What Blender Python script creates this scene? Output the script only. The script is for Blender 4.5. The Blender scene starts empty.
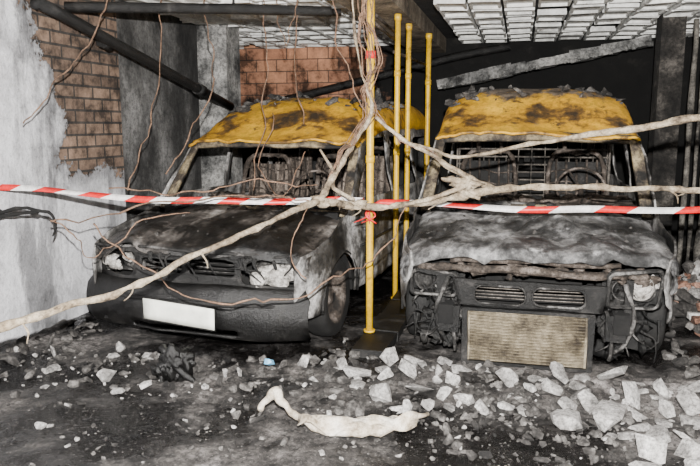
import bpy, bmesh, math, random
from mathutils import Vector, Matrix, noise
from mathutils.geometry import tessellate_polygon
random.seed(7)
COL=bpy.context.scene.collection
# ---------------------------------------------------------------- materials
def new_mat(name):
    m=bpy.data.materials.new(name); m.use_nodes=True
    nt=m.node_tree; nt.nodes.clear()
    o=nt.nodes.new('ShaderNodeOutputMaterial'); b=nt.nodes.new('ShaderNodeBsdfPrincipled')
    nt.links.new(b.outputs[0],o.inputs[0])
    return m,nt,b
def ramp(nt,src,stops,interp='LINEAR'):
    r=nt.nodes.new('ShaderNodeValToRGB'); r.color_ramp.interpolation=interp
    e=r.color_ramp.elements
    while len(e)<len(stops): e.new(0.5)
    for i,(p,c) in enumerate(stops):
        e[i].position=p
        if not isinstance(c,(tuple,list)): c=(c,c,c)
        e[i].color=(c[0],c[1],c[2],1)
    nt.links.new(src,r.inputs[0]); return r.outputs[0]
def nz(nt,co,scale,detail=8,rough=.6,dist=0.0,off=None,stretch=None):
    n=nt.nodes.new('ShaderNodeTexNoise'); n.inputs['Scale'].default_value=scale
    n.inputs['Detail'].default_value=detail; n.inputs['Roughness'].default_value=rough
    n.inputs['Distortion'].default_value=dist
    if off is not None or stretch is not None:
        mp=nt.nodes.new('ShaderNodeMapping')
        if off: mp.inputs['Location'].default_value=off
        if stretch: mp.inputs['Scale'].default_value=stretch
        nt.links.new(co,mp.inputs[0]); co=mp.outputs[0]
    nt.links.new(co,n.inputs['Vector']); return n.outputs[0]
def mix(nt,f,a,b,mode='MIX'):
    m=nt.nodes.new('ShaderNodeMix'); m.data_type='RGBA'; m.blend_type=mode
    if isinstance(f,(float,int)): m.inputs[0].default_value=f
    else: nt.links.new(f,m.inputs[0])
    for s,x in ((6,a),(7,b)):
        if isinstance(x,(tuple,list)): m.inputs[s].default_value=(x[0],x[1],x[2],1)
        else: nt.links.new(x,m.inputs[s])
    return m.outputs[2]
def mth(nt,op,a,b=None,clamp=False):
    m=nt.nodes.new('ShaderNodeMath'); m.operation=op; m.use_clamp=clamp
    for i,x in enumerate((a,b)):
        if x is None: continue
        if isinstance(x,(int,float)): m.inputs[i].default_value=x
        else: nt.links.new(x,m.inputs[i])
    return m.outputs[0]
def bump(nt,b,h,strength,dist=.02):
    n=nt.nodes.new('ShaderNodeBump'); n.inputs['Strength'].default_value=strength; n.inputs['Distance'].default_value=dist
    nt.links.new(h,n.inputs['Height']); nt.links.new(n.outputs[0],b.inputs['Normal'])
def burnt(name,stops,scale=4,ash=0.0,ashcol=(.5,.48,.45),rough=.8,bmp=.5,metal=0.0,spots=None,dist=.15,grain=.7,gsc=9,topsoot=None,stretch=None):
    m,nt,b=new_mat(name)
    tc=nt.nodes.new('ShaderNodeTexCoord'); co=tc.outputs['Object']
    n1=nz(nt,co,scale,12,.68,dist,None,stretch); c=ramp(nt,n1,stops)
    if spots:
        sp=ramp(nt,nz(nt,co,spots[0],8,.72,.1,(3,7,1)),[(spots[1],0.0),(spots[1]+.05,1.0)])
        c=mix(nt,sp,c,spots[2])
    if topsoot:   # soot settled on the crown of the roof
        s=nt.nodes.new('ShaderNodeSeparateXYZ'); nt.links.new(co,s.inputs[0])
        t=mth(nt,'ADD',mth(nt,'SUBTRACT',s.outputs[2],topsoot[0]),mth(nt,'MULTIPLY',mth(nt,'SUBTRACT',nz(nt,co,5,10,.72,0,(5,5,5)),.5),topsoot[1]))
        f=ramp(nt,t,[(0.0,0.0),(.05,1.0)])
        cc=ramp(nt,nz(nt,co,9,8,.7),[(.4,(.03,.022,.016)),(.62,(.24,.19,.14))]); c=mix(nt,f,c,cc)
    if ash>0:
        g=nt.nodes.new('ShaderNodeNewGeometry'); s=nt.nodes.new('ShaderNodeSeparateXYZ')
        nt.links.new(g.outputs['Normal'],s.inputs[0])
        up=ramp(nt,s.outputs[2],[(.35,0.0),(.85,1.0)])
        n2=ramp(nt,nz(nt,co,scale*1.6,10,.75,.1,(9,2,5)),[(.62-ash*.35,0.0),(.75-ash*.3,1.0)])
        f=mth(nt,'MULTIPLY',up,n2); c=mix(nt,f,c,ashcol)
    if grain>0:
        gr=ramp(nt,nz(nt,co,scale*gsc,8,.78,0,(1,5,9)),[(.42,(.16,.16,.16)),(.53,(.9,.9,.9)),(.66,(1.15,1.14,1.12))])
        c=mix(nt,float(grain),c,gr,'MULTIPLY')
    nt.links.new(c,b.inputs['Base Color'])
    b.inputs['Roughness'].default_value=rough; b.inputs['Metallic'].default_value=metal
    bump(nt,b,nz(nt,co,scale*9,10,.75),bmp)
    return m
def plain(name,col,rough=.6,metal=0.0,bmp=.15,sc=40):
    m,nt,b=new_mat(name); tc=nt.nodes.new('ShaderNodeTexCoord')
    n=nz(nt,tc.outputs['Object'],sc,6)
    c=ramp(nt,n,[(.3,tuple(x*.6 for x in col)),(.62,col)]); nt.links.new(c,b.inputs['Base Color'])
    b.inputs['Roughness'].default_value=rough; b.inputs['Metallic'].default_value=metal
    bump(nt,b,n,bmp); return m

M={}
M['black']=burnt('charred_black',[(.38,(.002,.002,.002)),(.54,(.009,.0085,.008)),(.65,(.04,.037,.035)),(.76,(.14,.13,.12))],7,rough=.5,bmp=.7)
M['soot']=burnt('soot_deep',[(.4,(.0015,.0015,.0015)),(.6,(.006,.0055,.005)),(.75,(.025,.023,.021))],6,rough=.9)
M['hoodL']=burnt('burnt_bonnet_dark',[(.38,(.004,.004,.004)),(.48,(.017,.0155,.014)),(.55,(.09,.08,.073)),(.65,(.38,.35,.32))],2.4,ash=.08,ashcol=(.34,.30,.28),rough=.36,bmp=.6,stretch=(1,.45,1))
M['hoodR']=burnt('burnt_bonnet_ash',[(.38,(.008,.008,.008)),(.46,(.05,.049,.049)),(.54,(.20,.197,.195)),(.66,(.50,.49,.49))],2.6,ash=.18,ashcol=(.58,.57,.57),rough=.55,bmp=.8)
M['side']=burnt('burnt_side_grey',[(.38,(.008,.008,.008)),(.48,(.08,.076,.072)),(.56,(.36,.35,.34)),(.66,(.72,.70,.68))],2.4,rough=.55,metal=.05,bmp=.5)
M['bumper']=burnt('melted_bumper_plastic',[(.4,(.003,.003,.003)),(.60,(.010,.0095,.009)),(.74,(.06,.056,.052))],5,rough=.38,bmp=.5)
M['roof']=burnt('scorched_yellow_paint',[(.36,(.035,.024,.014)),(.42,(.17,.09,.022)),(.47,(.60,.31,.014)),(.60,(.84,.48,.022))],2.2,ash=.05,ashcol=(.24,.19,.14),rough=.5,spots=(4.5,.58,(.12,.07,.03)),bmp=.3,grain=.4,topsoot=(1.72,.50))
M['pillar']=burnt('scorched_pillar',[(.40,(.010,.009,.008)),(.50,(.09,.07,.05)),(.62,(.36,.29,.17))],5,rough=.8)
M['rust']=burnt('rusted_steel',[(.38,(.012,.009,.007)),(.5,(.075,.058,.046)),(.63,(.24,.20,.175))],9,rough=.8,metal=.2)
M['seat']=burnt('scorched_seat_padding',[(.38,(.03,.024,.019)),(.5,(.14,.11,.09)),(.63,(.34,.28,.23))],6,rough=.85,bmp=.8,stretch=(3,1,.5))
M['greymetal']=burnt('scorched_grey_metal',[(.40,(.005,.005,.005)),(.51,(.036,.034,.032)),(.63,(.27,.26,.25))],6,rough=.5,metal=.2,bmp=.7)
M['rad']=burnt('radiator_fins',[(.36,(.04,.03,.02)),(.48,(.19,.155,.10)),(.66,(.42,.36,.26))],5,rough=.5,metal=.35,grain=.5)
M['grid']=burnt('partition_wire',[(.38,(.03,.027,.024)),(.62,(.26,.23,.20))],12,rough=.8)
M['ashwhite']=burnt('white_ash_residue',[(.40,(.14,.13,.12)),(.5,(.55,.52,.48)),(.62,(.85,.82,.78))],9,rough=.9,bmp=.8)
M['plate']=plain('licence_plate_white',(.97,.98,.88),.35,0,.03,6)
M['yellow']=burnt('yellow_pipe_paint',[(.32,(.16,.09,.01)),(.42,(.64,.38,.012)),(.7,(.84,.53,.015))],7,rough=.4,bmp=.08,grain=.3)
M['red']=plain('red_plastic',(.68,.012,.012),.4,0,.05)
M['white']=plain('white_plastic_film',(.85,.83,.82),.4,0,.05)
M['branch']=burnt('scorched_cable_sheath',[(.35,(.07,.05,.035)),(.45,(.34,.26,.17)),(.6,(.66,.55,.40))],8,rough=.75,bmp=.9,spots=(12,.60,(.08,.055,.035)),grain=.6,gsc=6)
M['wire']=burnt('burnt_wire',[(.35,(.09,.05,.03)),(.6,(.32,.19,.12))],9,rough=.8)
M['tile']=burnt('sooted_ceiling_block',[(.28,(.20,.20,.19)),(.40,(.68,.68,.66)),(.53,(.96,.96,.93))],1.3,rough=.9,spots=(2.2,.63,(.16,.14,.12)),grain=.3)
M['slab']=burnt('sooted_slab',[(.4,(.005,.005,.005)),(.65,(.03,.027,.025))],2,rough=.95)
M['beamc']=burnt('scorched_beam_concrete',[(.36,(.05,.038,.025)),(.5,(.21,.17,.12)),(.66,(.40,.34,.26))],3,rough=.9)
M['darkcol']=burnt('smoked_column',[(.38,(.006,.0055,.005)),(.52,(.03,.027,.024)),(.66,(.15,.135,.12))],3,rough=.95)
M['dust']=burnt('dusty_concrete',[(.36,(.03,.03,.03)),(.48,(.20,.20,.195)),(.62,(.50,.49,.47))],3,rough=.95,bmp=.8)
M['rub']=burnt('broken_concrete',[(.34,(.12,.115,.11)),(.46,(.38,.365,.35)),(.62,(.80,.78,.76))],6,rough=.95,bmp=.9)
M['rubd']=burnt('dirty_rubble',[(.37,(.012,.011,.0105)),(.49,(.065,.06,.056)),(.63,(.26,.245,.23))],6,rough=.95,bmp=.9)
M['brickp']=burnt('terracotta_fragment',[(.36,(.10,.05,.035)),(.48,(.30,.15,.10)),(.62,(.50,.30,.22))],7,rough=.9,bmp=.8)
M['melt']=burnt('melted_cream_plastic',[(.35,(.22,.17,.11)),(.47,(.64,.55,.43)),(.62,(.86,.80,.70))],9,rough=.6,bmp=.6,grain=.4)
M['blue']=plain('blue_plastic',(.2,.5,.75),.5)
M['tyre']=burnt('burnt_tyre',[(.4,(.003,.003,.003)),(.65,(.018,.017,.016))],9,rough=.7)
M['conduit']=burnt('dusty_conduit',[(.40,(.02,.018,.016)),(.62,(.26,.24,.21))],5,rough=.8)
def ground_mat(name,stops,off):
    m,nt,b=new_mat(name); g=nt.nodes.new('ShaderNodeNewGeometry'); co=g.outputs['Position']
    big=nz(nt,co,.85,12,.70,.15,off); c=ramp(nt,big,stops)
    mid=ramp(nt,nz(nt,co,5,10,.75,.1,(1,1,4)),[(.40,(.20,.19,.19)),(.54,(1,1,1)),(.68,(1.35,1.33,1.3))]); c=mix(nt,.9,c,mid,'MULTIPLY')
    gr=ramp(nt,nz(nt,co,26,10,.82),[(.42,(.10,.10,.10)),(.54,(1,1,1))]); c=mix(nt,.9,c,gr,'MULTIPLY')
    sp=ramp(nt,nz(nt,co,70,5,.8,0,(4,4,4)),[(.60,0.0),(.64,1.0)])
    c=mix(nt,mth(nt,'MULTIPLY',sp,.5),c,(.38,.355,.335))
    nt.links.new(c,b.inputs['Base Color'])
    nt.links.new(ramp(nt,big,[(.46,.12),(.53,.85)]),b.inputs['Roughness'])
    bump(nt,b,nz(nt,co,24,10,.8),.8,.03); return m
GS=[(.43,(.005,.0045,.0045)),(.50,(.028,.0255,.0245)),(.56,(.13,.118,.11)),(.66,(.52,.48,.46))]
M['floor']=ground_mat('sooty_concrete_floor',GS,(2.9,1.6,0))
M['ashbed']=ground_mat('ash_and_soot_bed',GS,(2.9,1.6,0))
def brick_nodes(nt,vec,c1,c2,mortar,scale,w,h,ms=.02):
    bt=nt.nodes.new('ShaderNodeTexBrick'); bt.inputs['Scale'].default_value=scale
    bt.inputs['Color1'].default_value=(*c1,1); bt.inputs['Color2'].default_value=(*c2,1); bt.inputs['Mortar'].default_value=(*mortar,1)
    bt.inputs['Brick Width'].default_value=w; bt.inputs['Row Height'].default_value=h; bt.inputs['Mortar Size'].default_value=ms
    nt.links.new(vec,bt.inputs['Vector']); return bt
def left_wall_mat():
    m,nt,b=new_mat('plaster_over_brick'); g=nt.nodes.new('ShaderNodeNewGeometry'); co=g.outputs['Position']
    s=nt.nodes.new('ShaderNodeSeparateXYZ'); nt.links.new(co,s.inputs[0]); y=s.outputs[1]; z=s.outputs[2]
    cb=nt.nodes.new('ShaderNodeCombineXYZ'); nt.links.new(y,cb.inputs[0]); nt.links.new(z,cb.inputs[1])
    bt=brick_nodes(nt,cb.outputs[0],(.24,.165,.12),(.13,.09,.068),(.045,.04,.036),1,.24,.095,.010)
    st=ramp(nt,nz(nt,co,6,10,.7),[(.38,(.2,.2,.2)),(.52,(.9,.88,.86)),(.66,(1.5,1.45,1.4))])
    br=mix(nt,1.0,bt.outputs[0],st,'MULTIPLY')
    pl=ramp(nt,nz(nt,co,1.3,12,.70,.1),[(.32,(.16,.16,.16)),(.42,(.46,.46,.48)),(.52,(.72,.72,.75)),(.7,(.88,.88,.92))])
    vs=ramp(nt,nz(nt,co,2.2,10,.7,.1,(3,1,2),(1,1,.22)),[(.38,(.22,.22,.22)),(.48,(1,1,1))]); pl=mix(nt,.8,pl,vs,'MULTIPLY')
    gr=ramp(nt,nz(nt,co,40,8,.8),[(.38,(.5,.5,.5)),(.5,(1,1,1))]); pl=mix(nt,.6,pl,gr,'MULTIPLY')
    n=nz(nt,co,3.5,10,.7)
    nn=mth(nt,'MULTIPLY',mth(nt,'SUBTRACT',n,.5),1.3)
    fy=mth(nt,'ADD',mth(nt,'SUBTRACT',y,4.22),nn)
    fy=mth(nt,'SUBTRACT',fy,mth(nt,'MULTIPLY',mth(nt,'SUBTRACT',2.4,z),.30))
    fz=mth(nt,'ADD',mth(nt,'SUBTRACT',z,1.12),mth(nt,'MULTIPLY',nn,.5))
    fm=mth(nt,'MINIMUM',fy,fz); f=ramp(nt,fm,[(0.0,0.0),(.02,1.0)])
    halo=ramp(nt,mth(nt,'ADD',fm,.22),[(0.0,(1,1,1)),(.2,(.42,.42,.42))]); pl=mix(nt,1.0,pl,halo,'MULTIPLY')
    c=mix(nt,f,pl,br); nt.links.new(c,b.inputs['Base Color']); b.inputs['Roughness'].default_value=.95
    h=mth(nt,'ADD',mth(nt,'MULTIPLY',f,-1.0),mth(nt,'MULTIPLY',nz(nt,co,30,8,.7),.5)); bump(nt,b,h,.7,.03)
    return m
def back_wall_mat():
    m,nt,b=new_mat('sooted_terracotta'); g=nt.nodes.new('ShaderNodeNewGeometry'); co=g.outputs['Position']
    s=nt.nodes.new('ShaderNodeSeparateXYZ'); nt.links.new(co,s.inputs[0]); x=s.outputs[0]; z=s.outputs[2]
    cb=nt.nodes.new('ShaderNodeCombineXYZ'); nt.links.new(mth(nt,'ADD',x,s.outputs[1]),cb.inputs[0]); nt.links.new(z,cb.inputs[1])
    bt=brick_nodes(nt,cb.outputs[0],(.58,.29,.17),(.40,.19,.115),(.12,.08,.06),1,.30,.16,.007)
    st=ramp(nt,nz(nt,co,3,10,.72),[(.40,(.12,.12,.12)),(.5,(.8,.8,.8)),(.66,(1.4,1.35,1.3))])
    br=mix(nt,.95,bt.outputs[0],st,'MULTIPLY')
    n=mth(nt,'SUBTRACT',nz(nt,co,1.6,10,.7,.2),.5)
    f=mth(nt,'ADD',mth(nt,'SUBTRACT',z,1.60),mth(nt,'MULTIPLY',n,2.2))
    f2=mth(nt,'ADD',mth(nt,'SUBTRACT',-1.9,x),mth(nt,'MULTIPLY',n,2.0))
    f=ramp(nt,mth(nt,'MINIMUM',f,f2),[(0.0,0.0),(.35,1.0)])
    so=ramp(nt,nz(nt,co,3,10,.7),[(.44,(.001,.001,.001)),(.60,(.0035,.0033,.003)),(.74,(.02,.018,.016))])
    nt.links.new(mix(nt,f,so,br),b.inputs['Base Color']); b.inputs['Roughness'].default_value=.95
    bump(nt,b,nz(nt,co,20,8,.7),.5); return m
M['wl']=left_wall_mat(); M['wb']=back_wall_mat()
M['plgrey']=burnt('smoked_plaster',[(.38,(.010,.010,.010)),(.48,(.045,.044,.043)),(.57,(.14,.138,.135)),(.68,(.36,.355,.35))],1.3,rough=.95,grain=.6,gsc=20,stretch=(1,1,.5))

# ---------------------------------------------------------------- geometry helpers
def nv(p,s,a,seed=0): return (noise.noise(Vector((p[0]*s+seed,p[1]*s+seed*1.7,p[2]*s-seed)))*a)
class MB:
    def __init__(s): s.bm=bmesh.new(); s.mi=0
    def box(s,c,d,rot=None,jit=0):
        c=Vector(c); R=rot.to_3x3() if rot is not None else Matrix.Identity(3); vs=[]
        for x in(-.5,.5):
            for y in(-.5,.5):
                for z in(-.5,.5):
                    p=Vector((x*d[0]+random.uniform(-jit,jit),y*d[1]+random.uniform(-jit,jit),z*d[2]+random.uniform(-jit,jit)))
                    vs.append(c+R@p)
        v=[s.bm.verts.new(p) for p in vs]
        for f in((0,1,3,2),(4,6,7,5),(0,4,5,1),(2,3,7,6),(0,2,6,4),(1,5,7,3)):
            q=s.bm.faces.new([v[i] for i in f]); q.material_index=s.mi
    def tube(s,pts,r,n=8,closed=False,wob=0.0,sub=4):
        P=[Vector(p) for p in pts]; R=r if isinstance(r,(list,tuple)) else [r]*len(P)
        if sub>1 and len(P)>2:
            Q=[];RR=[];L=len(P)
            rng=range(L) if closed else range(L-1)
            for i in rng:
                if closed: p0,p1,p2,p3=P[(i-1)%L],P[i],P[(i+1)%L],P[(i+2)%L]; ra,rb=R[i],R[(i+1)%L]
                else: p0,p1,p2,p3=P[max(i-1,0)],P[i],P[i+1],P[min(i+2,L-1)]; ra,rb=R[i],R[i+1]
                for k in range(sub):
                    t=k/sub
                    Q.append(.5*((2*p1)+(p2-p0)*t+(2*p0-5*p1+4*p2-p3)*t*t+(3*p1-p0-3*p2+p3)*t**3)); RR.append(ra+(rb-ra)*t)
            if not closed: Q.append(P[-1]); RR.append(R[-1])
            P,R=Q,RR
        if wob: P=[p+Vector((nv(p,5,wob,1)+nv(p,17,wob*.4,1),nv(p,5,wob,2),nv(p,5,wob,3)+nv(p,17,wob*.4,4))) for p in P]
        L=len(P); rings=[]; up=None
        for i in range(L):
            if closed: t=(P[(i+1)%L]-P[i-1])
            else: t=P[min(i+1,L-1)]-P[max(i-1,0)]
            if t.length<1e-9: t=Vector((0,0,1))
            t.normalize()
            if up is None: up=t.orthogonal().normalized()
            up=(up-t*up.dot(t)); up=up.normalized() if up.length>1e-6 else t.orthogonal().normalized()
            b=t.cross(up)
            rr=R[i]*(1+ (nv(P[i],13,.55,5)+nv(P[i],29,.35,8) if wob else 0))
            rings.append([s.bm.verts.new(P[i]+(up*math.cos(2*math.pi*k/n)+b*math.sin(2*math.pi*k/n))*rr) for k in range(n)])
        for i in range(L if closed else L-1):
            a,bb=rings[i],rings[(i+1)%L]
            for k in range(n):
                f=s.bm.faces.new((a[k],a[(k+1)%n],bb[(k+1)%n],bb[k])); f.smooth=True; f.material_index=s.mi
        if not closed:
            for rg in (rings[0][::-1],rings[-1]):
                f=s.bm.faces.new(rg); f.material_index=s.mi
    def grid(s,nx,ny,fn,smooth=True):
        V=[[s.bm.verts.new(fn(i/nx,j/ny)) for i in range(nx+1)] for j in range(ny+1)]
        for j in range(ny):
            for i in range(nx):
                f=s.bm.faces.new((V[j][i],V[j][i+1],V[j+1][i+1],V[j+1][i])); f.smooth=smooth; f.material_index=s.mi
    def lathe(s,prof,c,n=28,ax='x'):
        rings=[]
        for k in range(n):
            a=2*math.pi*k/n
            rings.append([s.bm.verts.new(Vector(c)+(Vector((h,math.cos(a)*r,math.sin(a)*r)) if ax=='x' else Vector((math.cos(a)*r,h,math.sin(a)*r)))) for r,h in prof])
        for k in range(n):
            A,B=rings[k],rings[(k+1)%n]
            for i in range(len(prof)-1):
                f=s.bm.faces.new((A[i],A[i+1],B[i+1],B[i])); f.smooth=True; f.material_index=s.mi
    def chunk(s,c,d,n=18,rot=None):
        R=rot or Matrix.Rotation(random.uniform(0,6.28),3,Vector((random.gauss(0,.3),random.gauss(0,.3),1)).normalized())
        t=bmesh.new()
        for _ in range(n):
            p=Vector([random.uniform(-.5,.5) for _ in range(3)])
            ax=random.randrange(3); p[ax]=.5*(1 if p[ax]>0 else -1)*random.uniform(.85,1)
            p=p*min(1,.62/max(.01,p.length)) ; p=Vector((p[0]*d[0],p[1]*d[1],p[2]*d[2])); t.verts.new(R@p)
        bmesh.ops.convex_hull(t,input=t.verts); mp={}
        zmin=min(v.co.z for v in t.verts)
        for f in t.faces:
            vs=[]
            for v in f.verts:
                k=tuple(round(x,6) for x in v.co)
                if k not in mp: mp[k]=s.bm.verts.new(v.co+Vector(c)-Vector((0,0,zmin)))
                vs.append(mp[k])
            try: q=s.bm.faces.new(vs); q.material_index=s.mi
            except ValueError: pass
        t.free()
    def blob(s,c,d,seed=0,amp=.3,sub=2):
        t=bmesh.new(); bmesh.ops.create_icosphere(t,subdivisions=sub,radius=1); mp={}
        for v in t.verts:
            k=1+nv(v.co,1.6,amp,seed)+nv(v.co,4,amp*.4,seed); mp[v]=s.bm.verts.new(Vector(c)+Vector((v.co.x*d[0]*k,v.co.y*d[1]*k,v.co.z*d[2]*k)))
        for f in t.faces:
            q=s.bm.faces.new([mp[v] for v in f.verts]); q.smooth=True; q.material_index=s.mi
        t.free()
    def obj(s,name,mats,parent=None,solid=0,norm=True):
        if norm: bmesh.ops.recalc_face_normals(s.bm,faces=s.bm.faces)
        me=bpy.data.meshes.new(name); s.bm.to_mesh(me); s.bm.free()
        o=bpy.data.objects.new(name,me); COL.objects.link(o)
        for m in (mats if isinstance(mats,(list,tuple)) else [mats]): me.materials.append(M[m])
        if parent: o.parent=parent
        if solid:
            md=o.modifiers.new('thickness','SOLIDIFY'); md.thickness=solid; md.offset=0
        return o
def plate(mb,outline,holes,fn,step=.08):
    polys=[[Vector((a,b,0)) for a,b in outline]]+[[Vector((a,b,0)) for a,b in h] for h in holes]
    flat=[p for q in polys for p in q]; tris=tessellate_polygon(polys)
    t=bmesh.new(); v=[t.verts.new(p) for p in flat]
    for tr in tris:
        try: t.faces.new([v[i] for i in tr])
        except ValueError: pass
    for ax in (0,1):
        lo=min(p[ax] for p in flat); hi=max(p[ax] for p in flat); k=lo+step
        while k<hi-.01:
            co=[0,0,0]; co[ax]=k; no=[0,0,0]; no[ax]=1
            bmesh.ops.bisect_plane(t,geom=t.verts[:]+t.edges[:]+t.faces[:],dist=1e-5,plane_co=co,plane_no=no); k+=step
    mp={}
    for x in t.verts: mp[x]=mb.bm.verts.new(fn(x.co.x,x.co.y))
    for f in t.faces:
        if f.calc_area()<1e-8: continue
        try: q=mb.bm.faces.new([mp[x] for x in f.verts]); q.smooth=True; q.material_index=mb.mi
        except ValueError: pass
    t.free()
def rrect(x0,x1,y0,y1,r,n=4):
    o=[]
    for cx,cy,a0 in((x1-r,y1-r,0),(x0+r,y1-r,90),(x0+r,y0+r,180),(x1-r,y0+r,270)):
        for k in range(n+1):
            a=math.radians(a0+90*k/n); o.append((cx+r*math.cos(a),cy+r*math.sin(a)))
    return o
def sstep(t): t=max(0,min(1,t)); return t*t*(3-2*t)
def lerp(a,b,t): return a+(b-a)*t

# ---------------------------------------------------------------- vans
def build_van(loc,yaw,stripped,hs=1.0):
    E=bpy.data.objects.new('burnt_taxi_van',None); COL.objects.link(E)
    E.location=loc; E.rotation_euler=(0,0,yaw)
    sd=3 if stripped else 11
    W=.84
    def side_x(y,z):
        x=W
        if z>.85: x-=(z-.85)*.16
        if z<.3: x-=(.3-z)*.15
        if y<.45: x-=(.45-y)**2*.75
        if y>3.7: x-=(y-3.7)**2*.6
        if .30<z<.75: x+=.012*math.sin((z-.30)/.45*math.pi)
        return x
    wy,ry,wr=.72,3.25,.35
    for sgn,nm in((-1,'side_panel_near'),(1,'side_panel_far')):
        mb=MB()
        arc=lambda cy:[(cy+wr*math.cos(math.radians(a)),.26+wr*math.sin(math.radians(a))) for a in range(0,181,15)]
        fr=[(.20,.26),(.10,.40),(.08,.60),(.14,.68)] if not stripped else [(.34,.27),(.26,.36),(.16,.42),(.10,.52),(.09,.60),(.14,.68)]
        out=[(3.97,.25)]+arc(ry)+arc(wy)+fr+[(.5,.76),(.95,.86),(1.40,1.34),(1.75,1.44),(2.1,1.48),(3.86,1.48),(3.95,1.3),(4.0,.9)]
        holes=[[(1.14,.93),(1.52,1.31),(1.80,1.39),(2.08,1.40),(2.08,.93)],
               rrect(2.18,2.98,.94,1.40,.05),rrect(3.10,3.80,.96,1.38,.05)]
        def fn(y,z):
            p=(y,z,sgn); x=side_x(y,z)+nv(p,3,.03,sd)+nv(p,9,.010,sd)
            return Vector((sgn*x,y,z*hs))
        plate(mb,out,holes,fn,.06)
        mb.obj(nm,['side'],E,.012)
        mb=MB()
        for yy,z0,z1 in((1.12,.3,.93),(2.13,.25,1.42),(3.04,.6,1.42)):
            mb.tube([(sgn*(side_x(yy,lerp(z0,z1,t/6))+.004),yy,lerp(z0,z1,t/6)*hs) for t in range(7)],.007,5,sub=1)
        mb.tube([(sgn*(side_x(yy/10,.60)+.014),yy/10,.60*hs) for yy in range(11,40,2)],.012,5,sub=1)
        mb.tube([(sgn*(side_x(wy+.36*math.cos(a),.4)+.004),wy+.36*math.cos(a),.26+.36*math.sin(a)) for a in [math.pi*i/12 for i in range(13)]],.012,5,sub=1)
        mb.box((sgn*(W+.01),1.95,.80*hs),(.03,.14,.03)); 
        mb.obj(nm+'_seams','black',E)
        mb=MB()
        for cy in(wy,ry):
            mb.grid(12,2,lambda a,b,cy=cy:Vector((sgn*(W-.03-b*.25),cy+(wr+.01)*math.cos(math.pi*a),.26+(wr+.01)*math.sin(math.pi*a))))
        mb.obj(nm+'_wheel_arch','soot',E)
    # bonnet
    mb=MB()
    def hood(a,b):
        u=a*2-1; x=u*(.83-.03*b)
        yf=.05+.12*abs(u)**2.5
        if b<.12: t=b/.12; y=yf+.03*t*t; z=.655+.055*sstep(t)
        else: t=(b-.12)/.88; y=lerp(yf+.03,.96+.06*u*u,t); z=.71+.15*t**.8
        z-=.075*abs(u)**5
        z+=.03*math.exp(-((abs(u)-.55)/.1)**2)*(1-b*.6)
        k=1.35 if stripped else 1.15
        z+=nv((x,y,0),3.2,.035*k,sd)+nv((x,y,0),9,.013*k,sd)+nv((x,y,0),24,.005,sd)
        if stripped:
            z-=.03*math.exp(-((u+.45)/.2)**2)*b
            z+=.028*(1-min(1,abs((u-.35)+.5*(b-.4))/.07)); z-=.022*(1-min(1,abs((u+.15)-.4*(b-.5))/.05))
        else:
            z+=.020*(1-min(1,abs((u+.3)-.5*(b-.4))/.06)); z-=.020*(1-min(1,abs((u-.45)+.3*(b-.5))/.05))
        if b<.2: z+=nv((x,0,0),5,.03,4)*(1-b/.2); y+=nv((x,0,0),5,.03,8)*(1-b/.2)
        return Vector((x,y,z*hs))
    mb.grid(80,44,hood); mb.obj('bonnet','hoodR' if stripped else 'hoodL',E,.015)
    mb=MB()
    for _ in range(90 if stripped else 50):
        a=random.random(); b=random.uniform(.2,1); p=hood(a,b); s=random.uniform(.006,.028)
        mb.chunk((p.x,p.y,p.z+.004),(s*1.5,s,s*.4),10)
    mb.obj('bonnet_debris','rubd',E)
    mb=MB()
    for i in range(30): mb.blob((random.uniform(-.7,.7),random.uniform(.92,1.02),(.865+random.uniform(-.01,.03))*hs),(random.uniform(.03,.1),.03,random.uniform(.01,.03)),i,.7)
    mb.obj('cowl_remains','greymetal',E)
    zb=lambda y:1.36+.12*sstep((y-1.40)/.7)
    def roof(a,b):
        y=lerp(1.36,3.97,b**1.3); an=math.pi*(1-a); c,s_=math.cos(an),math.sin(an)
        w=side_x(y,1.45)+.01; h=.04+.22*sstep((y-1.36)/.85)
        if y>3.6: h*=1-.5*((y-3.6)/.37)**2
        x=w*(1 if c>=0 else -1)*abs(c)**.5; z=zb(y)-.02+h*abs(s_)**.62
        y2=y-.07*(1-(x/w)**2)*(1-b)
        z+=nv((x,y,0),2.2,.05,sd+2)*abs(s_)+nv((x,y,z),8,.015,sd)+nv((x,y,z),20,.005,sd)
        if b<.05: z-=.02*abs(nv((x,0,0),9,2,sd))
        return Vector((x,y2,z*hs))
    mb=MB(); mb.grid(60,50,roof); mb.obj('roof','roof',E,.02)
    mb=MB()
    for _ in range(130):
        a=random.uniform(.12,.88); b=random.uniform(.30,.75); p=roof(a,b); sz=.015+.09*random.random()**3
        mb.chunk((p.x,p.y,p.z+.004),(sz*1.8,sz,sz*.55),12)
    mb.obj('roof_rubble','rubd',E)
    mb=MB()
    def wf(x,t):
        return Vector((x,lerp(.93,1.38,t)+.07*(x/.8)**2,(lerp(.86,1.385,t)-.03*(x/.8)**2+nv((x,t,0),4,.02,sd))*hs))
    plate(mb,[(-.82,0),(.82,0),(.765,1),(-.765,1)],[[(-.74,.05),(.74,.05),(.69,.90),(-.69,.90)]],wf,.1)
    mb.obj('windscreen_frame','pillar',E,.03)
    mb=MB()
    plate(mb,[(-.76,.28),(.76,.28),(.72,1.5),(-.72,1.5)],[rrect(-.62,-.06,.98,1.38,.04),rrect(.06,.62,.98,1.38,.04)],lambda x,z:Vector((x,3.96+nv((x,0,z),3,.02,1),z*hs)),.15)
    mb.obj('rear_doors','black',E,.02)
    mb=MB(); mb.box((0,2.35,.25),(1.5,3.2,.06)); mb.box((0,1.0,.52),(1.5,.08,.62))
    mb.box((0,1.06,.84*hs),(1.48,.24,.06),jit=.012)
    mb.box((-.05,.62,.42),(.75,.5,.34),jit=.04)
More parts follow.
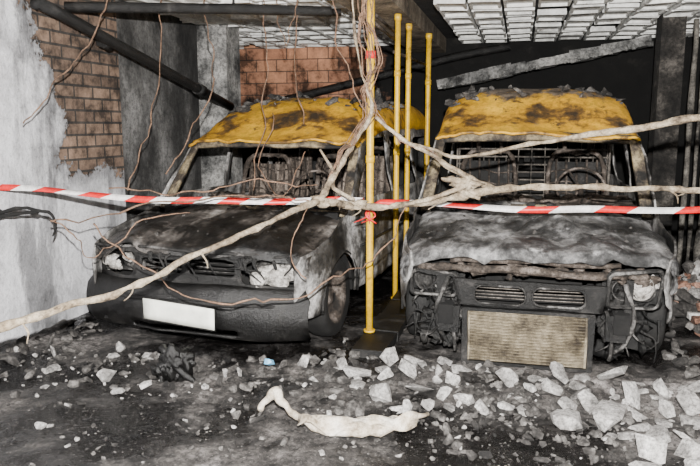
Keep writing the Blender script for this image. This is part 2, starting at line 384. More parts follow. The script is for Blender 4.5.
    for i in range(10):
        x=random.uniform(-.5,.5); mb.tube([(x,.35,random.uniform(.35,.6)),(x+random.uniform(-.2,.2),.5,random.uniform(.45,.62)),(x+random.uniform(-.3,.3),.8,.5)],.02,6)
    mb.box((-.52,.5,.33),(.09,.9,.12)); mb.box((.52,.5,.33),(.09,.9,.12))
    mb.obj('chassis_and_engine','soot',E)
    mb=MB()
    for i in range(36):
        mb.blob((random.uniform(-.66,.66),random.uniform(1.08,1.35),.88*hs+random.uniform(-.02,.06)),(random.uniform(.03,.12),random.uniform(.03,.08),random.uniform(.015,.05)),i,.8,2)
    mb.box((0,1.22,.86*hs),(1.45,.22,.05),jit=.015)
    sc=Vector((.36,1.42,.98*hs))
    ring=[sc+Vector((math.cos(a)*.18,math.sin(a)*.08,math.sin(a)*.15)) for a in [i*math.pi/6 for i in range(12)]]
    mb.tube(ring,.010,6,closed=True,sub=2); mb.tube([sc,sc+Vector((0,-.2,-.12))],.02,6,sub=1)
    for a in (0,2.1,4.2): mb.tube([sc,sc+Vector((math.cos(a)*.18,math.sin(a)*.08,math.sin(a)*.15))],.008,5,sub=1)
    mb.obj('dashboard_remains','rust',E)
    # seats: burnt frames with charred backs
    mb=MB()
    rows=[(2.10,((-.37,.24),(.37,.24)))]
    if not stripped: rows.append((2.95,((-.46,.2),(0,.2),(.46,.2))))
    for yb,seats in rows:
        for sx,hw in seats:
            dz=.05 if yb>2.5 else 0
            mb.mi=0
            mb.tube([(sx-hw+.02,yb-.2,.35),(sx-hw,yb-.08,.8+dz),(sx-hw+.04,yb,(1.18+dz)*hs),(sx,yb+.02,(1.22+dz)*hs),(sx+hw-.04,yb,(1.18+dz)*hs),(sx+hw,yb-.08,.8+dz),(sx+hw-.02,yb-.2,.35)],.022,6,wob=.01)
            mb.tube([(sx-.09,yb+.01,(1.20+dz)*hs),(sx-.10,yb+.02,(1.31+dz*.5)*hs),(sx,yb+.02,1.345*hs),(sx+.10,yb+.02,(1.31+dz*.5)*hs),(sx+.09,yb+.01,(1.20+dz)*hs)],.018,6,wob=.01)
            for k in range(5):
                x=sx-hw*.7+k*hw*.35; mb.tube([(x,yb-.14,.6),(x+.01,yb-.07,.85+dz),(x,yb-.01,(1.16+dz)*hs)],.010,5)
            for k in range(7):
                z=.5+k*.10; mb.tube([(sx-hw+.02,yb-.11+k*.015,z+dz),(sx-.07,yb-.11+k*.015,z+.02+dz),(sx+.07,yb-.08+k*.015,z-.02+dz),(sx+hw-.02,yb-.11+k*.015,z+dz)],.007,5)
            mb.mi=1
            mb.grid(8,10,lambda a,b,sx=sx,hw=hw,yb=yb,dz=dz:Vector((sx-hw*.85+hw*1.7*a,lerp(yb-.10,yb+.04,b)+nv((a,b,sx),3,.05),(lerp(.45,1.14,b)+dz)*hs)))
            mb.box((sx,yb-.36,.42),(hw*1.9,.46,.07),jit=.01)
            mb.box((sx,yb-.36,.32),(hw*1.7,.40,.14))
    mb.mi=0
    mb.obj('seat_frames',['rust','seat' if not stripped else 'black'],E)
    if stripped:
        mb=MB(); y=2.44
        for k in range(13): x=-.66+k*.11; mb.tube([(x,y,.55),(x+nv((x,0,0),3,.03),y,1.0),(x,y,1.44*hs)],.005,5,sub=2)
        for k in range(13): z=.62+k*.068; mb.tube([(-.68,y,z*hs),(0,y+.01,z*hs+nv((k,0,0),3,.02)),(.68,y,z*hs)],.009,5,sub=2)
        mb.tube([(-.68,y,.55),(-.68,y,1.40*hs),(.68,y,1.40*hs),(.68,y,.55)],.016,6,sub=1)
        mb.obj('partition_grille','grid',E)
    for nm,sx,cy in(('wheel_front_left',-1,wy),('wheel_front_right',1,wy),('wheel_rear_left',-1,ry),('wheel_rear_right',1,ry)):
        mb=MB(); x=sx*.74; R=.285; cy2=cy-(.08 if (stripped and cy==wy) else 0)
        pr=[(.19,-.08),(.25,-.088),(.275,-.075),(R,-.05),(R+.002,0),(R,.05),(.275,.075),(.25,.088),(.19,.08)]
        mb.lathe(pr,(x,cy2,R+.005),32)
        mb.mi=1
        mb.lathe([(.0,.03*sx),(.05,.035*sx),(.07,.01*sx),(.15,-.0*sx),(.17,.05*sx),(.195,.082*sx),(.19,-.08*sx)],(x,cy2,R+.005),24)
        mb.mi=0
        mb.obj(nm,['tyre','rust'],E)
    mb=MB(); mb.tube([(-.7,wy,.29),(.7,wy,.29)],.03,8,sub=1); mb.tube([(-.7,ry,.29),(.7,ry,.29)],.04,8,sub=1); mb.obj('axles','soot',E)
    front=lambda x:.0+.17*abs(x/W)**2.6
    if not stripped:
        mb=MB()
        def ff(x,z): return Vector((x,.05+front(x)+ (z-.45)*.10+nv((x,0,z),5,.04,sd)+nv((x,0,z),14,.012,sd),z+nv((x,z,0),4,.025,7)))
        plate(mb,[(-.80,.42),(.80,.42),(.80,.64),(.74,.685),(-.74,.685),(-.80,.64)],
              [rrect(-.76,-.42,.49,.65,.04),rrect(.40,.76,.49,.65,.04),rrect(-.36,-.03,.535,.635,.03),rrect(.03,.36,.535,.635,.03)],ff,.06)
        mb.obj('front_fascia','black',E,.015)
        mb=MB()
        for sx in(-1,1):
            for z in(.555,.585,.615): mb.tube([(sx*.05,.10,z),(sx*.20,.10,z+nv((sx,z,3),9,.03)),(sx*.34,.11,z+nv((sx,z,0),9,.04))],.005,5,sub=2)
        mb.tube([(-.76,.15,.675),(-.4,.075,.69),(0,.05,.695),(.4,.075,.69),(.76,.15,.675)],.012,6,wob=.03)
        mb.obj('grille_bars','greymetal',E)
        mb=MB()
        def bf(x,z):
            k=math.sin(max(0,min(1,(z-.13)/.34))*math.pi)
            return Vector((x,front(x)-.07*k**.7+.03+nv((x,0,z),4,.03,sd)+nv((x,0,z),11,.012,sd),z+nv((x,z,0),2,.03,4)))
        plate(mb,[(-.86,.16),(.83,.13),(.845,.40),(.80,.47),(-.80,.475),(-.865,.40)],[rrect(-.40,.40,.155,.20,.02)],bf,.05)
        mb.obj('front_bumper','bumper',E,.02)
        mb=MB()
        mb.tube([(-.82,front(.82)-.01,.37),(-.5,-.045+front(.5),.375),(0,-.06,.38),(.5,-.045+front(.5),.375),(.82,front(.82)-.01,.37)],.016,6,wob=.01)
        for sx in(-1,1): mb.box((sx*.60,.10,.22),(.14,.05,.08),jit=.01)
        mb.box((0,.16,.30),(1.3,.06,.2))
        mb.obj('bumper_strip','black',E)
        mb=MB()
        def lp(a,b):
            x=-.23+a*.52; z=.255+b*.135; return Vector((x,-.088+nv((x,0,z),4,.006),z-a*.03))
        mb.grid(10,4,lp); mb.obj('license_plate','plate',E,.006)
        mb=MB(); mb.tube([(-.24,-.080,.25),(-.24,-.080,.395),(.295,-.080,.365),(.295,-.080,.22)],.009,6,closed=True,sub=1); mb.obj('license_plate_frame','black',E)
        mb=MB()
        for c0 in(-.59,.58):
            mb.box((c0,.28,.57),(.34,.10,.16)); mb.lathe([(.07,0),(.065,.03),(.04,.055),(.0,.065)],(c0-.05,.16,.57),16,'y')
        mb.obj('headlight_housings','greymetal',E)
        mb=MB(); mb.blob((-.66,.17,.56),(.07,.03,.045),3,.9,3); mb.blob((-.5,.14,.60),(.04,.03,.03),5,.8); mb.blob((.60,.15,.555),(.12,.04,.070),9,.9,3); mb.blob((.70,.18,.60),(.05,.04,.04),12,.8)
        mb.blob((.49,.12,.51),(.05,.03,.05),14,.8)
        mb.obj('melted_headlights','ashwhite',E)
        mb=MB()
        for i in range(20):
            x=random.uniform(-.75,.78); z=.67
            mb.tube([(x,.04+front(x)*.8,z),(x+random.uniform(-.05,.05),.02+front(x),z-.05),(x+random.uniform(-.1,.1),.03+front(x),z-random.uniform(.06,.20))],[.014,.009,.003],5,wob=.03)
        mb.obj('melted_trim_strips','black',E)
    else:
        mb=MB()
        mb.tube([(-.66,.17,.60),(-.40,.10,.615),(0,.07,.62),(.36,.10,.615),(.68,.18,.60)],.026,8,wob=.02)
        mb.tube([(-.5,.15,.66),(0,.12,.68),(.5,.15,.66)],.02,6,wob=.02)
        for i in range(40):
            x=random.uniform(-.7,.7); mb.blob((x,.10+front(x)*.7,random.uniform(.57,.66)),(random.uniform(.02,.05),.02,random.uniform(.01,.025)),i,.9)
        mb.obj('upper_crossmember','rust',E)
        mb=MB()
        def gf(x,z): return Vector((x,.03+.08*abs(x)**2+nv((x,0,z),5,.02,sd),z+nv((x,z,2),3,.012,3)))
        plate(mb,[(-.44,.40),(.40,.40),(.43,.565),(-.47,.565)],[rrect(-.345,-.04,.425,.535,.045),rrect(0.0,.305,.425,.535,.045)],gf,.06)
        mb.obj('twin_grille_surround','black',E,.03)
        mb=MB()
        for x0_,x1_ in((-.345,-.04),(0.0,.305)):
            mb.tube([(x,.01+.08*x*x,z) for x,z in rrect(x0_,x1_,.425,.535,.045,3)],.007,5,closed=True,sub=1,wob=.006)
        mb.obj('twin_grille_trim','greymetal',E)
        mb=MB()
        for z in(.445,.465,.485,.505): mb.tube([(-.34,.09,z),(0,.08,z),(.30,.09,z)],.004,5,sub=2)
        mb.obj('twin_grille_mesh','grid',E)
        mb=MB(); x0,x1,z0,z1=-.385,.335,.045,.375
        mb.box(((x0+x1)/2,.06,(z0+z1)/2),(x1-x0,.03,z1-z0-.01))
        n=17
        for k in range(n):
            z=z0+.012+k*(z1-z0-.024)/(n-1)
            mb.tube([(x0+.02,.038,z),((x0+x1)/2,.036+nv((k,1,1),3,.006),z+nv((k,0,0),3,.006)),(x1-.02,.038,z)],.0055,5,sub=2)
        for k in range(46):
            x=x0+.025+k*(x1-x0-.05)/45; mb.tube([(x,.040,z0+.01),(x,.040,z1-.01)],.0028,4,sub=1)
        mb.obj('radiator_core','rad',E)
        mb=MB()
        mb.box((x0-.01,.05,(z0+z1)/2),(.035,.07,z1-z0+.02),jit=.006); mb.box((x1+.01,.05,(z0+z1)/2),(.035,.07,z1-z0+.02),jit=.006)
        mb.box(((x0+x1)/2,.05,z1+.005),(x1-x0+.06,.06,.02)); mb.box(((x0+x1)/2,.05,z0-.005),(x1-x0+.06,.06,.02))
        mb.obj('radiator_frame','black',E)
        mb=MB()
        for sx in(-1,1):
            mb.mi=0
            mb.box((sx*.50,.20,.30),(.12,.25,.16),jit=.012)
            mb.box((sx*.56,.16,.42),(.05,.08,.34),jit=.01)
            mb.mi=1
            mb.tube([(sx*.52,.12,.56),(sx*.58,.08,.40),(sx*.56,.12,.20),(sx*.50,.15,.10)],.015,6,wob=.03)
            mb.tube([(sx*.44,.1,.40),(sx*.47,.09,.26),(sx*.46,.1,.08)],.012,6,wob=.02)
            mb.mi=0
            mb.box((sx*.64,.30,.18),(.14,.10,.12),jit=.02)
            def iw(a,b,sx=sx):
                x=sx*lerp(.42,.78,a); z=lerp(.36,.62,b); return Vector((x,.26+front(x)+nv((x,0,z),5,.08,6),z))
            mb.grid(14,14,iw)
        for i in range(110):
            s_=random.choice([-1,1]); x=s_*random.uniform(.42,.68); z=random.uniform(.08,.5)
            mb.mi=random.choice([0,0,1])
            mb.blob((x,.18+front(x)+random.uniform(-.05,.08),z),(random.uniform(.015,.05),random.uniform(.02,.05),random.uniform(.015,.05)),i,1.1)
        for i in range(26):
            mb.mi=random.choice([0,1])
            x=random.choice([-1,1])*random.uniform(.40,.76); z=random.uniform(.25,.55)
            mb.tube([(x,.12+front(x)*.5,z),(x+random.uniform(-.10,.10),.11+front(x)*.5,z-random.uniform(.05,.12)),(x+random.uniform(-.1,.1),.13+front(x)*.5,max(.03,z-random.uniform(.12,.22)))],[.009,.007,.003],5,wob=.03)
        mb.mi=0
        mb.obj('front_structure',['black','greymetal'],E,0)
        mb=MB()
        for c0,w,h in((-.61,.27,.15),(.59,.29,.19)):
            mb.mi=0
            plate(mb,rrect(c0-w/2-.02,c0+w/2+.02,.42,.44+h+.01,.03),[rrect(c0-w/2,c0+w/2,.435,.44+h-.01,.035)],lambda x,z:Vector((x,.06+front(x)*.8+nv((x,0,z),6,.04,2),z+nv((x,0,z),5,.03,9))),.05)
            mb.box((c0,.26,.52),(w,.04,h))
            mb.mi=1
            mb.tube([(x,.05+front(x)*.8,z+nv((x,0,z),5,.03,9)) for x,z in rrect(c0-w/2-.01,c0+w/2+.01,.43,.44+h,.035,3)],.007,5,closed=True,sub=1,wob=.02)
            for dx in(-.06,.06): mb.lathe([(.062,-.02),(.058,.02),(.035,.045),(.0,.055)],(c0+dx,.15+front(c0)*.5,.515),18,'y')
        mb.mi=0
        mb.obj('headlight_housings',['black','greymetal'],E,.006)
        mb=MB(); mb.lathe([(.078,-.03),(.074,.01),(.05,.03),(.0,.04)],(.62,.12+front(.60)*.5,.545),24,'y'); mb.blob((.62,.13+front(.6)*.5,.55),(.07,.02,.062),4,.4,3); mb.blob((.70,.19,.56),(.03,.03,.04),6,.6,3); mb.obj('melted_reflector','ashwhite',E)
        mb=MB()
        for sx in(-1,1):
            def fl(a,b,sx=sx):
                y=.10+.42*b; z=lerp(.66,.52,a)+.05*b; x=sx*(.78+.05*sstep(b)+.03*math.sin(a*3))
                return Vector((x,y+nv((a,b,sx),4,.03,3),z+nv((a,b,sx),3,.04,6)))
            mb.grid(12,12,fl)
        mb.obj('crumpled_wing_edges','hoodR',E,.012)
    return E
van_r=build_van((.10,4.11,0),0,True,1.04)
van_l=build_van((-2.11,3.92,0),math.radians(-5),False,1.0)

# ---------------------------------------------------------------- room
def simple_box(name,lo,hi,mat):
    mb=MB(); c=[(a+b)/2 for a,b in zip(lo,hi)]; d=[b-a for a,b in zip(lo,hi)]
    mb.box(c,d); return mb.obj(name,mat)
H=2.62
mb=MB()
def fl(a,b):
    x=-4.4+a*8.2; y=-2.5+b*11.8
    return Vector((x,y,min(0,nv((x,y,0),1.5,.006)-.004)))
mb.grid(110,160,fl); mb.obj('floor','floor')
simple_box('ceiling',(-4.4,-2.5,H),(3.8,9.3,H+.15),'slab')
simple_box('wall_left',(-3.56,-2.5,0),(-3.36,5.31,H),'wl')
simple_box('wall_left_recess',(-3.62,5.31,0),(-3.44,6.96,H),'plgrey')
simple_box('column_left',(-3.5,6.96,0),(-3.10,7.32,H),'dust')
simple_box('wall_left_far',(-4.4,6.9,0),(-4.2,9.3,H),'wb')
simple_box('wall_back',(-4.4,9.2,0),(3.8,9.35,H),'wb')
simple_box('wall_right',(3.6,-2.5,0),(3.8,9.3,H),'plgrey')
simple_box('column_right',(1.30,7.45,0),(1.52,7.75,H),'darkcol')
mb=MB()
for x,r in((1.62,.025),(1.70,.018),(1.80,.04)): mb.tube([(x,7.5,0),(x+.01,7.5,1.3),(x,7.5,2.53)],r,10,wob=.01)
mb.obj('wall_conduits','conduit')
mb=MB()
x=-4.1
while x<3.5:
    y=3.2
    while y<9.0:
        if not(-1.5<x+.14<-.92) and random.random()>.08:
            z=2.575+random.uniform(-.010,.01)
            R=Matrix.Rotation(random.gauss(0,.02),4,'X')@Matrix.Rotation(random.gauss(0,.02),4,'Y')@Matrix.Rotation(random.gauss(0,.015),4,'Z')
            w=.265; d=.40
            if random.random()<.2: d*=random.uniform(.4,.8)
            mb.box((x+.14,y+.2,z+.02),(w,d,.03),R,jit=.004)
            for ox in(.015,.265): mb.box((x+ox,y+.2,z-.008),(.022,d,.03),R)
            for oy in(.01,.39): mb.box((x+.14,y+.2+(oy-.2)*d/.4,z-.008),(w,.022,.03),R)
        y+=.43
    x+=.30
mb.obj('ceiling_blocks','tile')
simple_box('ceiling_beam',(-1.42,2.5,2.44),(-1.0,9.2,2.62),'beamc')
mb=MB(); mb.tube([(-3.3,4.55,2.36),(-2.2,5.1,2.39),(-1.5,5.4,2.39)],.04,10,sub=3)
mb.tube([(-3.3,4.9,2.43),(-1.5,5.7,2.43)],.03,8,sub=1)
for p in((-2.2,5.1,2.39),(-3.0,4.7,2.37)): mb.tube([p,(p[0],p[1],2.56)],.01,6,sub=1)
mb.obj('service_pipe','black')
mb=MB(); mb.tube([(-3.25,4.2,2.32),(-3.22,4.4,2.28),(-3.02,6.85,1.70)],.045,10,sub=3)
mb.tube([(-3.24,4.9,2.165),(-3.23,5.0,2.14)],.06,10,sub=1); mb.tube([(-3.08,6.2,1.855),(-3.07,6.3,1.83)],.06,10,sub=1)
mb.obj('drain_pipe','black')
mb=MB(); mb.tube([(-3.38,9.05,1.80),(-2.2,9.05,2.06),(-.9,9.05,2.36),(-.18,9.05,2.48)],.055,10,sub=3); mb.obj('drain_pipe','black')
mb=MB(); 
A0=Vector((-1.0,8.6,1.99));B0=Vector((1.38,8.6,2.45))
for k in range(14):
    a=A0.lerp(B0,k/14); b=A0.lerp(B0,(k+1)/14)
    mb.box((a+b)/2,((b-a).length+.02,.25,.10+random.uniform(-.02,.04)),Matrix.Rotation(-math.atan2(.46,2.38),4,'Y'),jit=.012)
for k in range(30):
    p=A0.lerp(B0,random.random()); mb.chunk((p.x,p.y-.13,p.z-.07),(random.uniform(.04,.14),.06,random.uniform(.03,.08)))
mb.obj('collapsed_ceiling_slab','dust')
mb=MB()
for k in range(9): mb.box((-.905+k*.008,4.32+k*.45,.035),(.22,.44,.07),jit=.008)
mb.obj('concrete_kerb','black')

# ---------------------------------------------------------------- yellow pipes
def ypipe(x,y,r,z0,z1,extra=None):
    mb=MB(); mb.tube([(x,y,z0),(x,y,(z0+z1)/2),(x,y,z1)],r,14,sub=2)
    mb.tube([(x,y,z0),(x,y,z0+.015)],r*1.6,14,sub=1)
    mb.tube([(x,y,z1-.05),(x,y,z1)],r*1.25,14,sub=1)
    for z in (1.25,1.9): mb.tube([(x,y,z),(x,y,z+.05)],r*1.2,14,sub=1)
    if extra:
        mb.mi=1
        for z,h in extra: mb.tube([(x,y,z),(x,y,z+h)],r*1.45,12,sub=1)
    return mb.obj('yellow_gas_pipe',['yellow','red'])
ypipe(-.98,4.49,.025,.075,2.44,[(1.93,.05),(.93,.05)])
ypipe(-1.02,5.72,.023,.0,2.40)
ypipe(-.985,6.07,.023,.0,2.37)
ypipe(-.93,6.98,.026,.0,2.40)
mb=MB()
for z in(2.20,2.26): mb.tube([(-1.01,4.49,z),(-1.05,5.72,z)],.012,6,sub=1)
mb.tube([(-1.05,5.72,2.1),(-1.015,6.07,2.1),(-.96,6.98,2.1)],.014,6,sub=1)
mb.obj('pipe_bracket','rust')

# ---------------------------------------------------------------- barrier tape
def tape(name,pts,w=.042,seglen=.15,sl=.07,duty=.5):
    P=[Vector(p) for p in pts]; D=[0]
    for a,b in zip(P,P[1:]): D.append(D[-1]+(b-a).length)
    def at(d):
        d=max(0,min(D[-1],d))
        for i in range(len(P)-1):
            if d<=D[i+1]+1e-9:
                t=(d-D[i])/(D[i+1]-D[i]); p=P[i].lerp(P[i+1],t); break
        p=p.copy(); p.z-=.02*math.sin(math.pi*d/D[-1]); p.z+=nv((d,0,0),1.5,.02); return p
    mb=MB(); n=int(D[-1]/.025); prev=None
    for k in range(n+1):
        d=D[-1]*k/n; tw=.6*math.sin(d*1.7)+.5*math.sin(d*4.1)
        off=Vector((0,math.sin(tw),math.cos(tw)))*w/2
        a=mb.bm.verts.new(at(d)-off); b=mb.bm.verts.new(at(d+sl)+off)
        if prev:
            f=mb.bm.faces.new((prev[0],a,b,prev[1])); f.smooth=True
            f.material_index=0 if ((d/seglen/2)%1)<duty else 1
        prev=(a,b)
    return mb.obj(name,['red','white'],solid=.001)
tape('barrier_tape',[(-3.36,3.76,1.10),(-2.1,4.0,1.04),(-1.01,4.45,.995)],seglen=.15,duty=.5)
tape('barrier_tape',[(-.97,4.45,.985),(.2,4.52,.99),(1.10,4.6,.995),(2.0,4.8,.99)],seglen=.24,duty=.42)
mb=MB(); mb.tube([(2.03,4.8,0),(2.03,4.8,1.15)],.03,10,sub=1); mb.tube([(2.03,4.8,0),(2.03,4.8,.03)],.12,14,sub=1); mb.obj('barrier_post','rust')
mb=MB()
for i in range(5): mb.tube([(-.98,4.45,.95),(-.98+random.uniform(-.06,.06),4.41,.90),(-.98+random.uniform(-.1,.1),4.42,.85)],[.008,.006,.003],5)
mb.obj('tape_knot','red')

# ---------------------------------------------------------------- cables
HUB=(-1.21,4.03,1.04)
C={
'main_left':[(-2.47,2.37,.54),(-2.28,2.52,.59),(-2.01,2.9,.65),(-1.66,3.3,.81),(-1.39,3.67,.95),HUB],
'main_right':[HUB,(-.99,4.24,.99),(-.61,4.28,1.01),(-.24,4.27,1.1),(.24,4.28,1.14),(.69,4.29,1.13),(1.01,4.27,1.13),(1.31,4.24,1.13)],
'v_up':[HUB,(-1.13,4.15,1.19),(-1.03,4.33,1.41),(-.95,4.4,1.63),(-1.03,4.38,1.92),(-1.09,4.37,2.42)],
'b2':[(-.92,4.36,1.55),(-.72,4.35,1.41),(-.49,4.31,1.28),(-.3,4.31,1.17),(-.12,4.3,1.1)],
'b3':[(-.72,4.35,1.41),(-.37,4.34,1.30),(.11,4.25,1.39),(.54,4.15,1.47),(.93,4.04,1.54),(1.2,4.01,1.58)],
'b4':[(-1.13,4.15,1.19),(-1.22,4.13,1.35)],
'b5':[(-.49,4.31,1.28),(-.30,4.25,1.17),(-.48,4.21,1.07),(-.73,4.25,.99)],
'w1':[(-2.44,3.51,.91),(-2.08,3.50,.66),(-1.655,3.40,.53),(-1.25,3.60,.52),(-.97,3.88,.63),(-.77,4.13,.79),(-.67,4.26,1.0)],
'w2':[(-2.8,4.45,2.57),(-2.89,4.23,2.04),(-2.98,3.89,1.73),(-3.11,3.76,1.53)],
'w3':[(-2.81,5.07,2.57),(-2.77,4.97,2.01),(-2.73,4.68,1.47),(-2.74,4.37,1.04)],
'w4':[(-2.03,5.26,2.57),(-1.97,5.18,2.08),(-1.975,5.07,1.54),(-2.0,4.96,1.0)],
'w5':[(-1.74,5.34,2.57),(-1.74,5.23,2.01),(-1.665,5.15,1.48)],
'w6':[(-1.35,4.82,2.5),(-1.17,4.55,1.93),(-.98,4.39,1.60)],
'w7':[(-2.83,3.62,.89),(-2.17,3.68,1.02),(-1.62,3.92,1.07),HUB],
'w8':[(-1.21,4.03,1.13),(-1.65,4.02,1.14),(-2.09,3.91,1.09),(-2.575,3.89,1.07)],
'w9':[(-2.5,5.2,2.57),(-2.42,5.1,2.2),(-2.3,4.95,1.9),(-2.36,4.7,1.5),(-2.5,4.5,1.15)],
'w10':[(-1.95,5.4,2.57),(-1.9,5.3,2.25),(-1.8,5.2,2.1),(-1.74,5.2,2.3),(-1.7,5.3,2.57)],
'w11':[(-1.9,5.1,1.60),(-1.95,5.0,1.2),(-1.75,4.9,.98),(-1.6,4.95,1.3)],
'w12':[(-2.83,3.62,.90),(-2.6,3.6,.80),(-2.5,3.55,.70),(-2.2,3.6,.92),(-1.9,3.7,.98)],
'w13':[(-1.21,4.0,1.05),(-1.25,3.85,.95),(-1.3,3.75,.75),(-1.2,3.72,.60)],
}
mb=MB()
mb.tube(C['main_left'],[.021,.021,.018,.017,.017,.022],9,wob=.02,sub=8)
mb.tube(C['main_right'],[.024,.020,.022,.026,.018,.018,.020,.020],9,wob=.02,sub=8)
mb.tube(C['v_up'],[.022,.018,.015,.012,.008,.007],8,wob=.02,sub=8)
mb.tube(C['b2'],[.011,.012,.015,.02,.018],8,wob=.015,sub=8)
mb.tube(C['b3'],[.009,.011,.013,.018,.024,.026],8,wob=.02,sub=8)
mb.tube(C['b4'],[.014,.006],8,wob=.01); mb.tube(C['b5'],[.010,.016,.015,.011],8,wob=.015)
mb.tube([(-1.13,4.15,1.19),(-1.16,4.2,1.10),(-1.03,4.26,1.02)],.012,7,wob=.02)
mb.tube([(-.3,4.28,1.17),(-.36,4.25,1.11),(-.24,4.24,1.06)],.014,7,wob=.02)
for i in range(8): mb.blob(Vector(C['main_right'][0]).lerp(Vector(C['main_right'][1]),i/7)+Vector((random.uniform(-.02,.02),0,random.uniform(-.02,.02))),(.05,.03,.02),i,.9)
for i in range(6): mb.blob(Vector(C['b5'][1])+Vector((random.uniform(-.12,.06),0,random.uniform(-.05,.01))),(.05,.025,.02),i+20,.9)
for i in range(14):
    a,b=random.choice([('main_right',random.uniform(0,6)),('main_left',random.uniform(1,4)),('b3',random.uniform(0,4))]); L=C[a]; k=int(b); p=Vector(L[k]).lerp(Vector(L[k+1]),b-k)
    q=p+Vector((random.uniform(-.06,.06),random.uniform(-.03,.03),random.uniform(-.12,.04))); mb.tube([p,(p+q)/2+Vector((.02,0,0)),q],[.007,.005,.002],5,wob=.02)
mb.obj('fused_cable_bundle','branch')
mb=MB()
for k in [q for q in C if q[0]=='w']: mb.tube(C[k],.0048 if len(k)==2 else .0038,5,wob=.05,sub=8)
for i in range(12):
    a=Vector(C['v_up'][3]); t=a+Vector((random.uniform(-.14,.03),random.uniform(-.05,.02),0)); t.z=2.43
    b=Vector(random.choice([C['v_up'][0],C['v_up'][1],C['v_up'][2],C['b2'][1],C['b2'][2]]))
    mb.tube([t,a+Vector((random.uniform(-.09,.07),random.uniform(-.04,.0),.35)),a+Vector((random.uniform(-.04,.04),0,0)),b],.0036,5,wob=.06,sub=8)
mb.obj('hanging_wires','wire')
mb=MB(); mb.tube([(-3.36,3.71,.97),(-3.28,3.71,.955),(-3.1,3.7,.965),(-2.92,3.7,.96),(-2.86,3.70,.88),(-2.88,3.7,.80)],[.018,.02,.012,.012,.010,.004],7,wob=.03)
mb.tube([(-3.36,3.70,.93),(-3.15,3.70,.925),(-2.98,3.70,.95)],[.02,.014,.008],7,wob=.03)
mb.obj('charred_cable_stub','soot')

# ---------------------------------------------------------------- debris
def inside_van(x,y,m=.0):
    return (abs(x-.10)<.84+m and 4.12-m<y<8.2) or (abs(x+2.11-(y-3.9)*.087)<.84+m and 3.88-m<y<8.0) 
def ashh(x,y):
    n=noise.fractal(Vector((x*2.2,y*2.2,3)),.9,2.1,6)
    band=math.exp(-((y-4.05-.15*math.sin(x*2))/.5)**2)
    return .006+band*(.035+.05*n)+.010*noise.fractal(Vector((x*7,y*7,1)),.9,2,4)-.012
mb=MB()
mb.grid(230,120,lambda a,b:Vector((-3.34+a*6.2,2.3+b*3.2,ashh(-3.34+a*6.2,2.3+b*3.2))),smooth=False)
mb.obj('ash_bed','ashbed')
D=MB(); placed=[]
def cluster(mi,cx,cy,sx,sy,n,s0,s1,flat=.6,pw=3):
    D.mi=mi
    for _ in range(n):
        s=s0+(s1-s0)*random.random()**pw
        for _t in range(12):
            x=random.gauss(cx,sx); y=random.gauss(cy,sy)
            if -3.25<x<1.10 and y>1.6 and not inside_van(x,y,.02) and not(-1.06<x<-.74 and y>4.1):
                if s<.05 or all((x-a)**2+(y-b)**2>((s+c)*.62)**2 for a,b,c in placed): break
        else: continue
        if s>=.05: placed.append((x,y,s))
        D.chunk((x,y,max(0,ashh(x,y)-.006) if 2.3<y<5.5 else 0),(s*random.uniform(1,1.7),s,s*random.uniform(flat*.6,flat*1.4)),16)
cluster(0,.72,3.55,.22,.18,22,.07,.19,.5,1.4)
cluster(0,.85,3.2,.2,.16,8,.08,.20,.4,1.4)
cluster(0,-.58,3.84,.14,.12,16,.06,.15,.5,1.5)
cluster(0,.45,3.84,.35,.12,34,.04,.12,.55,1.8)
cluster(0,.35,3.62,.45,.2,36,.02,.10,.5)
cluster(0,-.35,3.55,.22,.15,9,.05,.13,.45,2)
cluster(0,-1.0,3.82,.15,.08,10,.03,.09,.45,2)
cluster(0,-1.6,3.4,1.0,.25,50,.010,.05)
cluster(0,-2.7,3.5,.4,.4,50,.015,.09)
cluster(1,-.6,3.75,1.5,.28,900,.010,.06)
cluster(1,.3,3.4,.9,.4,500,.008,.05)
cluster(1,-1.5,2.9,1.2,.5,400,.006,.025)
cluster(1,0,2.9,1.2,.5,260,.006,.025)
cluster(0,0,3.3,1.4,.5,110,.006,.03)
cluster(1,1.05,4.5,.05,.4,40,.03,.08)
cluster(1,-3.05,4.2,.1,.7,80,.02,.10)
cluster(2,.05,3.82,.04,.04,1,.08,.08,.3); cluster(2,.5,3.6,.8,.3,6,.015,.04)
D.obj('rubble_debris',['rub','rubd','brickp'])
D=MB()
D.mi=1; D.blob((1.74,5.7,.0),(.46,.52,.52),5,.25,3)
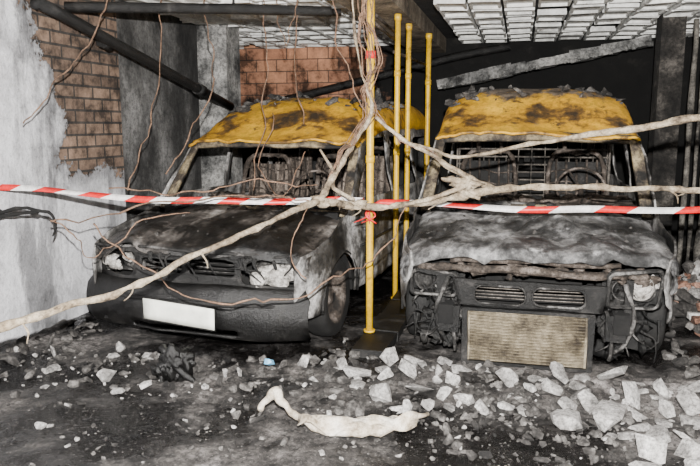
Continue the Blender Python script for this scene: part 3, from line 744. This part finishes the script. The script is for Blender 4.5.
for i in range(620):
    a=random.uniform(0,6.28); r=random.random()**.6*.62; h=.86*(1-(r/.70)**1.3)
    D.mi=random.choice([0,2,2,1,1]); s=random.uniform(.5,1)
    D.chunk((1.74+math.cos(a)*r,5.65+math.sin(a)*r*1.2,max(0,h-.12)*random.uniform(.75,1)),(.20*s,.13*s,.10*s))
D.obj('rubble_heap',['rub','rubd','brickp'])
mb=MB(); mb.tube([(-1.26,3.09,.06),(-1.25,3.13,.10),(-1.19,3.13,.15),(-1.14,3.10,.11),(-1.07,3.08,.06),(-.845,2.99,.05),(-.61,3.04,.055),(-.42,3.24,.05)],[.010,.018,.022,.014,.014,.018,.024,.008],9,wob=.03,sub=6)
def fp(a,b):
    x=-1.0+a*.56; y=2.99+.14*a*a+.12*(b-.5)*(1-abs(a-.5)); return Vector((x,y,.05+.03*math.sin(b*3.14)+nv((a,b,0),5,.06)+.01))
mb.grid(24,8,fp); mb.obj('melted_bumper_strip','melt',None,.006)
mb=MB(); mb.chunk((-1.43,3.70,.06),(.08,.06,.04)); mb.obj('blue_plastic_scrap','blue')
mb=MB(); p=(-1.94,3.52)
for i in range(12): mb.blob((p[0]+random.uniform(-.1,.1),p[1]+random.uniform(-.06,.06),.05+random.uniform(0,.09)),(.05,.04,.05),i,1.2,3)
mb.tube([(p[0]-.1,p[1],.2),(p[0],p[1]-.05,.1),(p[0]+.13,p[1]-.05,.03)],.02,6,wob=.03); mb.obj('charred_trim_piece','bumper')

# ---------------------------------------------------------------- lights
def light(name,kind,loc,e,size,col=(1,.975,.94)):
    l=bpy.data.lights.new(name,kind); l.energy=e; l.color=col
    l.shadow_soft_size=size
    o=bpy.data.objects.new(name,l); COL.objects.link(o); o.location=loc; return o
light('camera_flash','POINT',(.05,-.05,1.80),3200,.025)
w=bpy.data.worlds.new('world'); bpy.context.scene.world=w; w.use_nodes=True
w.node_tree.nodes['Background'].inputs[0].default_value=(.5,.55,.6,1); w.node_tree.nodes['Background'].inputs[1].default_value=.008
c=bpy.data.cameras.new('camera'); c.lens=35; c.sensor_width=36; o=bpy.data.objects.new('camera',c); COL.objects.link(o)
o.location=(0,0,1.5); o.rotation_euler=(math.radians(81),0,math.radians(14)); bpy.context.scene.camera=o
